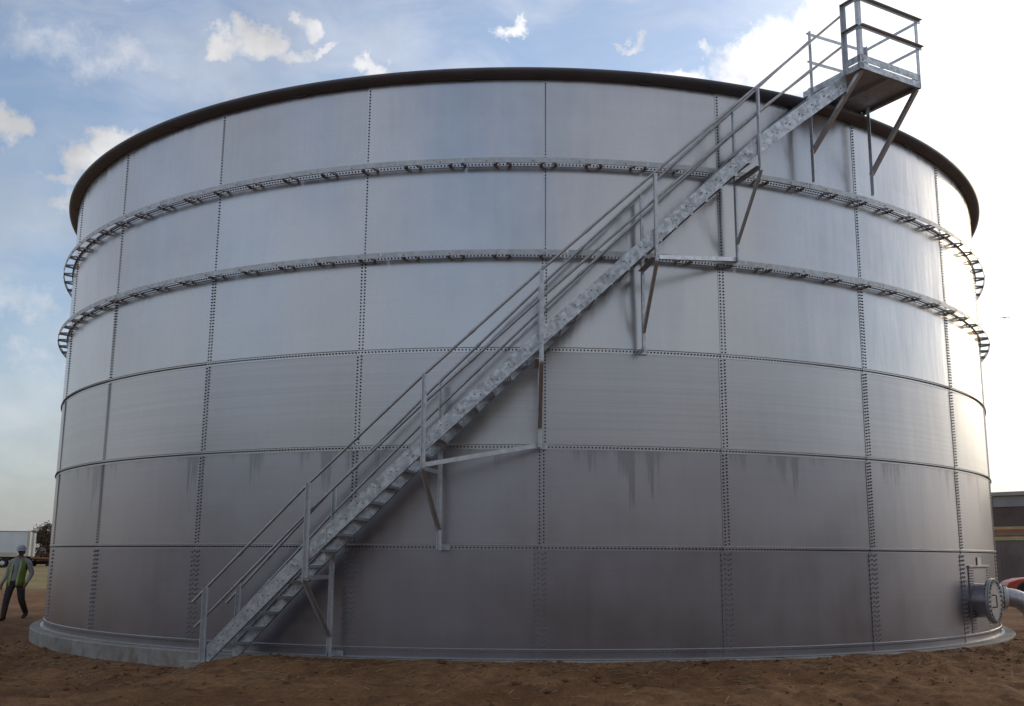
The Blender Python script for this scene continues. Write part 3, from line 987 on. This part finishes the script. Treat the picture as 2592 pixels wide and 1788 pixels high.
def machine():
    m = empty('orange_machine', (20.3, 14.2, -.36))
    tag(m, 'red orange wheeled site machine parked beside the outlet pipe', 'machine')
    org = plain('orange paint', (0.46, 0.075, 0.03), .45, 0, .15, 3)
    m.rotation_euler = (0, 0, rad(-14))
    # rounded hood, side profile in x-z extruded in y
    prof = [(-1.9, .42), (-1.95, .62), (-1.82, .80), (-1.45, .92), (-.8, .98), (.2, 1.0), (.6, 1.02), (2.6, 1.02), (2.6, .42)]
    mb = MB(); n = len(prof); mb.add([(x, -.7, z) for x, z in prof]+[(x, .7, z) for x, z in prof], [tuple(range(n)), tuple(range(2*n-1, n-1, -1))]+[(i, i+n, (i+1) % n+n, (i+1) % n) for i in range(n)])
    body = mb.build('body', org, m)
    bv = body.modifiers.new('bevel', 'BEVEL'); bv.width = .05; bv.segments = 2
    prof = [(.35, 1.02), (.28, 1.3), (.5, 2.0), (.62, 2.25), (2.1, 2.25), (2.3, 1.02)]
    mb = MB(); n = len(prof); mb.add([(x, -.6, z) for x, z in prof]+[(x, .6, z) for x, z in prof], [tuple(range(n)), tuple(range(2*n-1, n-1, -1))]+[(i, i+n, (i+1) % n+n, (i+1) % n) for i in range(n)])
    cab = mb.build('cab', org, m)
    bv = cab.modifiers.new('bevel', 'BEVEL'); bv.width = .05; bv.segments = 2
    mb = MB(); mb.box((1.3, -.605, 1.7), (.6, 0, 0), (0, .012, 0), (0, 0, .38)); mb.build('window', plain('dark glass', (.03, .035, .04), .1), cab)
    for x in (-1.2, 1.7):
        for y in (-.62, .62):
            mb = MB()
            tubez(mb, Vector((x, y, .42)), Vector((1, 0, 0)), UP, Vector((0, 1, 0)), [(.0001, -.16), (.22, -.16), (.24, -.13), (.36, -.15), (.42, -.10), (.42, .10), (.36, .15), (.0001, .15)], 28)
            mb.build('wheel', M['black'], m, smooth=40)
    mb = MB(); mb.box((-.55, -.705, .62), (.09, 0, 0), (0, .01, 0), (0, 0, .05)); mb.box((-.78, -.705, .63), (.05, 0, 0), (0, .01, 0), (0, 0, .03)); mb.build('latch', M['black'], m)
machine()

# ------------------------------------------------------------------ left side: trailers, trees, worker
WHT = plain('white trailer skin', (0.62, 0.66, 0.68), .45, 0, .05, .6)
BEI = plain('beige lower skirt', (0.50, 0.44, 0.37), .6, 0, .1, 1)
def trailer(name, loc, rotz, label, Ln=14.0):
    t = empty(name, loc); t.rotation_euler = (0, 0, rad(rotz))
    tag(t, label, 'trailer', 'white box trailers parked beyond the field')
    mb = MB(); mb.box((-Ln/2, 0, 2.62), (Ln/2, 0, 0), (0, 1.27, 0), (0, 0, 1.36)); mb.build('box', WHT, t)
    mb = MB(); mb.box((-Ln/2, 0, 4.0), (Ln/2+.02, 0, 0), (0, 1.29, 0), (0, 0, .05)); mb.build('top_rail', plain('dull rail', (.25, .26, .27), .5), t)
    mb = MB(); mb.box((-Ln/2-.6, -1.29, 1.42), (Ln/2-.6, 0, 0), (0, .015, 0), (0, 0, .24)); mb.build('skirt', BEI, t)
    mb = MB(); mb.box((-.12, -1.285, 2.6), (.12, 0, 0), (0, .02, 0), (0, 0, 1.34)); mb.build('corner_post', BEI, t)
    for i in range(12):
        mb = MB(); mb.box((-.8-i*1.1, -1.275, 2.75), (.02, 0, 0), (0, .008, 0), (0, 0, 1.15)); mb.build('side_rib', WHT, t)
    for s in (-1, 1):
        mb = MB(); mb.box((.015, s*.62, 2.62), (.02, 0, 0), (0, .58, 0), (0, 0, 1.28)); dr = mb.build('rear_door', WHT, t)
        mb = MB(); mb.box((.045, s*.3, 2.62), (.012, 0, 0), (0, .02, 0), (0, 0, 1.2)); mb.build('lock_bar', M['galv_pipe'], dr)
    mb = MB(); mb.box((-Ln/2, 0, 1.12), (Ln/2-.3, 0, 0), (0, .5, 0), (0, 0, .12)); mb.box((-.1, 0, .75), (.05, 0, 0), (0, 1.1, 0), (0, 0, .08)); mb.build('chassis', M['dark'], t)
    for x in (-1.3, -2.6):
        for s in (-1, 1):
            mb = MB(); tubez(mb, Vector((x, s*1.0, .5)), Vector((1, 0, 0)), UP, Vector((0, 1, 0)), [(.0001, -.2), (.28, -.2), (.46, -.2), (.5, -.15), (.5, .15), (.46, .2), (.0001, .2)], 24)
            w_ = mb.build('wheel', M['black'], t, smooth=40)
            mb = MB(); tubez(mb, Vector((x, s*1.0, .5)), Vector((1, 0, 0)), UP, Vector((0, s, 0)), [(.24, .205), (.22, .215), (.0001, .22)], 20); mb.build('hub', M['tag'], w_, smooth=40)
    return t
trailer('box_trailer', (-55.9, 90, -.36), 22, 'white box trailer with a beige skirt parked behind the worker')
trailer('box_trailer', (-58.8, 97, -.36), 22, 'white box trailer parked behind the beige-skirted one, next to the tree', 13.0)
# low flatbed beside the trailers
fl = empty('flatbed_trailer', (-59.9, 99.5, -.36)); tag(fl, 'low dark red flatbed trailer parked under the brown tree', 'trailer')
fl.rotation_euler = (0, 0, rad(8))
dred = plain('dark red paint', (.10, .03, .025), .6); orr = plain('rusty orange deck edge', (.42, .22, .12), .7)
mb = MB(); mb.box((0, 0, .82), (2.2, 0, 0), (0, 1.2, 0), (0, 0, .13)); mb.build('bed', dred, fl)
mb = MB(); mb.box((0, -1.21, 1.02), (2.15, 0, 0), (0, .03, 0), (0, 0, .065)); mb.build('deck_edge', orr, fl)
mb = MB(); mb.box((0, 0, .45), (2.0, 0, 0), (0, .4, 0), (0, 0, .2)); mb.build('chassis', M['dark'], fl)
for x in (-1.2, -.3):
    for s in (-1, 1):
        mb = MB(); tubez(mb, Vector((x, s*.95, .40)), Vector((1, 0, 0)), UP, Vector((0, 1, 0)), [(.0001, -.15), (.36, -.15), (.40, -.1), (.40, .1), (.36, .15), (.0001, .15)], 20); mb.build('wheel', M['black'], fl, smooth=40)

def leaf_mat(name, c1, c2):
    m, t, b = mat(name)
    rnd = t.noise(t.n('ShaderNodeTexCoord').outputs['Object'], 1.3, 3, .6)
    t.put(b.inputs['Base Color'], t.mix(t.mr(rnd, .35, .65, 0, 1), c1, c2))
    b.inputs['Roughness'].default_value = .8
    return m
BARK = plain('bark', (.06, .045, .035), .9, 0, .3, 3)
def tree(loc, ht, wd, label, lm, seed, n=11000):
    rg = random.Random(seed)
    t = empty('field_tree', loc)
    tag(t, label, 'tree', 'trees beyond the field')
    mb = MB()
    mb.tube([(0, 0, -.2), (.08, .05, ht*.2), (-.05, .1, ht*.45), (.1, 0, ht*.75)], [.22, .17, .12, .04], 10)
    tips = []
    for i in range(26):
        z0 = ht*rg.uniform(.06, .6); a = rg.uniform(0, 6.283); ln = wd*rg.uniform(.35, .95)
        e = Vector((math.cos(a)*ln, math.sin(a)*ln, z0+ht*rg.uniform(.08, .38)))
        midp = e*.5+Vector((0, 0, z0*.5-.1))
        mb.tube([(0, 0, z0), midp, e], [.07, .05, .015], 6)
        tips += [e, midp]
    mb.build('trunk', BARK, t, smooth=60)
    lv = MB()
    cl = [(e+Vector((rg.gauss(0, .25), rg.gauss(0, .25), rg.gauss(0, .25))), rg.uniform(.35, .85)) for e in tips for _ in range(2)]
    for i in range(10): cl.append((Vector((rg.gauss(0, wd*.3), rg.gauss(0, wd*.3), ht*rg.uniform(.6, .96))), rg.uniform(.3, .7)))
    for i in range(n):
        c, rr = rg.choice(cl)
        p = c+Vector((rg.gauss(0, rr*.6), rg.gauss(0, rr*.6), rg.gauss(0, rr*.5)))
        if p.z < .25: continue
        s = rg.uniform(.06, .15)
        a = Vector((rg.gauss(0, 1), rg.gauss(0, 1), rg.gauss(0, 1))).normalized()
        b_ = a.orthogonal().normalized()
        lv.add([p-a*s, p+b_*s*.6, p+a*s, p-b_*s*.6], [(0, 1, 2, 3)])
    lv.build('crown', lm, t)
    return t
BRN = leaf_mat('brown autumn leaves', (.085, .055, .035), (.13, .075, .045))
OLV = leaf_mat('olive leaves', (.07, .07, .035), (.10, .085, .045))
tree((-61.8, 107, -.4), 5.6, 2.4, 'brown leaved tree standing next to the white trailers', BRN, 3)
tree((-57.6, 110, -.4), 7.6, 3.2, 'taller olive brown tree half hidden behind the tank', OLV, 5)

# wood behind the photographer: it never enters the picture but the sheets mirror it
mb = MB(); rg = random.Random(21)
for i in range(9000):
    a = rad(rg.uniform(98, 262)); r = 78+rg.gauss(0, 3.5)
    top = 8.5+2.2*math.sin(a*9)+1.4*math.sin(a*23+1)
    z = -.3+top*rg.random()**.8
    p = Vector((math.sin(a)*r, math.cos(a)*r, z))
    sz = rg.uniform(.35, .95)
    u_ = Vector((rg.gauss(0, 1), rg.gauss(0, 1), rg.gauss(0, 1))).normalized(); v_ = u_.orthogonal().normalized()
    mb.add([p-u_*sz, p+v_*sz*.7, p+u_*sz, p-v_*sz*.7], [(0, 1, 2, 3)])
wd = mb.build('distant_wood', OLV)
tag(wd, 'dark olive wood standing behind the photographer across the field', 'wood', kind='stuff')

def person():
    base = Vector((-12.24, .12, -.33))
    p = empty('person', base); p.scale = (.97, .97, .97)
    tag(p, 'person in white hard hat and yellow-green safety vest walking past the tank', 'person')
    # skeleton in local space: x to the viewer's right, -y towards the camera
    J = {'pelvis': (.06, .02, .97), 'waist': (.07, .02, 1.12), 'chest': (.10, .02, 1.32), 'neck0': (.12, .02, 1.49), 'neck': (.138, -.005, 1.635),
         'hipL': (-.05, .0, .93), 'kneeL': (-.08, -.12, .52), 'ankL': (-.10, -.18, .10), 'heelL': (-.10, -.13, .055), 'toeL': (-.14, -.36, .045),
         'hipR': (.17, .03, .93), 'kneeR': (.21, .03, .53), 'ankR': (.215, .33, .17), 'toeR': (.225, .14, .05),
         'shL': (-.09, .02, 1.45), 'elbL': (-.185, .05, 1.17), 'wrL': (-.235, -.08, .94), 'haL': (-.245, -.12, .86),
         'shR': (.32, .02, 1.44), 'elbR': (.405, .08, 1.17), 'wrR': (.345, -.02, .95), 'haR': (.325, -.06, .87)}
    E = [('pelvis', 'waist'), ('waist', 'chest'), ('chest', 'neck0'), ('neck0', 'neck'), ('pelvis', 'hipL'), ('hipL', 'kneeL'), ('kneeL', 'ankL'), ('ankL', 'heelL'), ('heelL', 'toeL'),
         ('pelvis', 'hipR'), ('hipR', 'kneeR'), ('kneeR', 'ankR'), ('ankR', 'toeR'), ('neck0', 'shL'), ('shL', 'elbL'), ('elbL', 'wrL'), ('wrL', 'haL'), ('neck0', 'shR'), ('shR', 'elbR'), ('elbR', 'wrR'), ('wrR', 'haR')]
    RR = {'pelvis': (.155, .115), 'waist': (.15, .115), 'chest': (.17, .12), 'neck0': (.10, .08), 'neck': (.058, .060), 'hipL': (.118, .115), 'hipR': (.118, .115), 'kneeL': (.092, .088), 'kneeR': (.092, .088),
          'ankL': (.072, .070), 'ankR': (.070, .068), 'heelL': (.055, .05), 'toeL': (.045, .04), 'toeR': (.045, .04), 'shL': (.082, .08), 'shR': (.082, .08), 'elbL': (.064, .062), 'elbR': (.064, .062), 'wrL': (.042, .042), 'wrR': (.042, .042), 'haL': (.04, .028), 'haR': (.04, .028)}
    names = list(J)
    verts = [J[k] for k in names]; edges = [(names.index(a), names.index(b)) for a, b in E]; rads = [RR[k] for k in names]
    # five fingers on each hand
    for s, hn in ((-1, 'haL'), (1, 'haR')):
        h = Vector(J[hn]); hi = names.index(hn)
        for q, (dy, ln) in enumerate(((-.030, .075), (-.010, .085), (.010, .08), (.028, .065), (-.045, .05))):
            b0 = len(verts)
            if q < 4: pts = [h+Vector((0, dy, -.03)), h+Vector((-s*.008, dy-.006, -.03-ln*.55)), h+Vector((-s*.025, dy-.012, -.03-ln))]
            else: pts = [h+Vector((-s*.01, dy, .01)), h+Vector((-s*.02, dy-.018, -.025)), h+Vector((-s*.028, dy-.02, -.055))]
            for r_, x in zip((.0105, .0095, .008), pts): verts.append(tuple(x)); rads.append((r_, r_))
            edges += [(hi, b0), (b0, b0+1), (b0+1, b0+2)]
    me = bpy.data.meshes.new('body'); me.from_pydata(verts, edges, [])
    o = bpy.data.objects.new('body', me); col.objects.link(o)
    sk = o.modifiers.new('skin', 'SKIN'); sk.use_smooth_shade = True
    for sv, r_ in zip(me.skin_vertices[0].data, rads): sv.radius = r_
    me.skin_vertices[0].data[0].use_root = True
    ss = o.modifiers.new('sub', 'SUBSURF'); ss.levels = 2; ss.render_levels = 2
    dg = bpy.context.evaluated_depsgraph_get()
    me2 = bpy.data.meshes.new_from_object(o.evaluated_get(dg)); me2.name = 'body'
    bpy.data.objects.remove(o)
    # head joined into the same mesh
    hc = Vector((.14, -.02, 1.70))
    hv = MB(); nu, nv = 20, 16
    def hp(u, v):
        a = 2*math.pi*u; b_ = math.pi*v
        x = math.sin(b_)*math.sin(a)*.078; y = -math.sin(b_)*math.cos(a)*.096; z = math.cos(b_)*.118
        if z < 0: x *= 1+z*2.2; y *= 1+z*1.0
        front = max(0, math.cos(a))*math.sin(b_)
        g = lambda du, dz, wu, wz: math.exp(-((math.sin(a)-du)/wu)**2-((z-dz)/wz)**2)*(1 if math.cos(a) > 0 else 0)
        y -= .030*g(0, -.018, .14, .022)+.010*g(0, -.06, .3, .012)+.008*g(0, -.1, .3, .02)
        y += .012*(g(.38, .008, .2, .014)+g(-.38, .008, .2, .014))
        ear = math.exp(-((abs(math.sin(a))-1)/.05)**2-(z/.03)**2); x += math.copysign(.014, math.sin(a))*ear
        return hc+Vector((x, y, z))
    for j in range(nv+1):
        for i in range(nu): hv.v.append(tuple(hp(i/nu, min(max(j/nv, .02), .98))))
    for j in range(nv):
        for i in range(nu): hv.f.append((j*nu+i, (j+1)*nu+i, (j+1)*nu+(i+1) % nu, j*nu+(i+1) % nu)); hv.mi.append(0)
    bm = MB()
    bm.add([v.co.copy() for v in me2.vertices], [tuple(q.vertices) for q in me2.polygons]); bm.add(hv.v, hv.f)
    SKN = plain('skin', (.22, .115, .075), .55, 0, .08, 8); SHR = plain('grey long sleeved shirt', (.30, .295, .31), .85, 0, .12, 7, .3); PNT = plain('dark trousers', (.045, .036, .035), .9, 0, .2, 6, .3); BOO = plain('brown boots', (.05, .033, .022), .8)
    fin = bm.mesh('body', [SKN, SHR, PNT, BOO], smooth=180)
    mi = []
    for q in fin.polygons:
        c = q.center
        hand = c.z < .945 and (c.x < -.185 or c.x > .30)
        if c.z > 1.545 or (hand and c.z > .72): mi.append(0)
        elif c.z < .13 and not (c.x > .1 and c.z > .12): mi.append(3)
        elif c.z < .985 and -.185 < c.x < .30: mi.append(2)
        elif c.z < .75: mi.append(2)
        else: mi.append(1)
    fin.polygons.foreach_set('material_index', mi)
    bo = link('body', fin, p)
    # vest: two front panels and back, open in front
    VST = plain('yellow green safety vest', (.17, .25, .035), .6, 0, .12, 6, .3); REF = plain('pale reflective strip', (.38, .46, .24), .4)
    lv = [(.86, .225, .170, .04), (.98, .215, .165, .045), (1.12, .205, .158, .065), (1.26, .218, .158, .085), (1.38, .228, .152, .10), (1.46, .205, .135, .105), (1.53, .125, .105, .112)]
    vm = MB()
    a0, a1, nn = 20, 340, 28
    def ring(z, rx, ry, cx, i):
        a = rad(a0+(a1-a0)*i/nn)
        fl_ = 1+.03*math.sin(a*7+z*9)
        return Vector((cx+math.sin(a)*rx*fl_, .02-math.cos(a)*ry*fl_, z))
    for (z, rx, ry, cx) in lv:
        for i in range(nn+1): vm.v.append(tuple(ring(z, rx, ry, cx, i)))
    for j in range(len(lv)-1):
        for i in range(nn):
            a = rad(a0+(a1-a0)*(i+.5)/nn)
            if j in (3, 4) and abs(math.sin(a)) > .88: continue      # arm holes
            o_ = j*(nn+1)+i
            strip = i in (0, nn-1)
            vm.f.append((o_, o_+1, o_+nn+2, o_+nn+1)); vm.mi.append(1 if (strip or j == 1 and False) else 0)
    vo = vm.build('vest', [VST, REF], p, smooth=180)
    so_ = vo.modifiers.new('thick', 'SOLIDIFY'); so_.thickness = .008
    # hard hat
    HAT = plain('white hard hat', (.38, .38, .43), .4)
    hm = MB(); n = 28; prof = [(.122, 1.735), (.124, 1.745), (.118, 1.775), (.105, 1.815), (.08, 1.85), (.045, 1.868), (.0001, 1.874)]
    tubez(hm, Vector((hc.x, hc.y+.0, 0)), Vector((1, 0, 0)), Vector((0, 1.15, 0)), UP, prof, n)
    ho = hm.build('hard_hat', HAT, p, smooth=60)
    bm_ = MB(); prof2 = []
    nn2 = 28
    for i in range(nn2):
        a = 2*math.pi*i/nn2
        ex = .022+.05*max(0, -math.sin(a))**2
        for r_, z in ((.118, 1.742), (.122+ex, 1.730-.012*max(0, -math.sin(a))), (.122+ex, 1.725-.012*max(0, -math.sin(a))), (.118, 1.734)):
            bm_.v.append((hc.x+math.cos(a)*r_, hc.y+math.sin(a)*r_*1.15, z))
    for i in range(nn2):
        j = (i+1) % nn2
        for k in range(4): bm_.f.append((i*4+k, j*4+k, j*4+(k+1) % 4, i*4+(k+1) % 4)); bm_.mi.append(0)
    bm_.build('brim', HAT, ho, smooth=60)
    hr = MB(); tubez(hr, Vector((hc.x, hc.y+.012, 0)), Vector((1, 0, 0)), Vector((0, 1.05, 0)), UP, [(.06, 1.63), (.083, 1.66), (.088, 1.72), (.088, 1.745)], 20)
    keep = [f for f in hr.f if sum(hr.v[i][1] for i in f)/len(f) > hc.y+.02]
    hr.f = keep; hr.mi = [0]*len(keep)
    hr.build('hair', plain('dark hair', (.02, .015, .012), .8), p, smooth=180)
    em = MB()
    for s in (-1, 1):
        em.box((hc.x+s*.030, hc.y-.080, hc.z+.008), (.012, 0, 0), (0, .006, 0), (0, 0, .005))
        em.box((hc.x+s*.030, hc.y-.083, hc.z+.027), (.016, 0, 0), (0, .006, 0), (0, 0, .004))
    em.build('eyes', plain('dark eyes', (.015, .012, .012), .5), p)
    mm = MB(); mm.box((hc.x, hc.y-.088, hc.z-.055), (.022, 0, 0), (0, .008, 0), (0, 0, .004)); mm.build('mouth', plain('lips', (.16, .06, .05), .5), p)
    # dark object in the left hand of the picture
    return p
person()

# distant bird
bd = MB()
for s in (-1, 1):
    bd.add([(0, -.12, 0), (s*.45, -.05, .16), (s*.95, .10, .05), (s*.42, .08, .14), (0, .14, 0)], [(0, 1, 3, 4) if s > 0 else (4, 3, 1, 0), (1, 2, 3) if s > 0 else (3, 2, 1)])
b = bd.build('bird', M['dark'])
b.location = Vector((0, -24.24, 1.29))+Vector((.435, .875, .214))*190
so_ = b.modifiers.new('thick', 'SOLIDIFY'); so_.thickness = .05
mb = MB(); mb.tube([(0, -.4, 0), (0, -.28, .02), (0, 0, 0), (0, .3, 0), (0, .5, 0)], [.02, .07, .1, .06, .02], 8)
mb.build('torso', M['dark'], b, smooth=60)
tag(b, 'dark bird gliding in the bright sky right of the tank', 'bird')
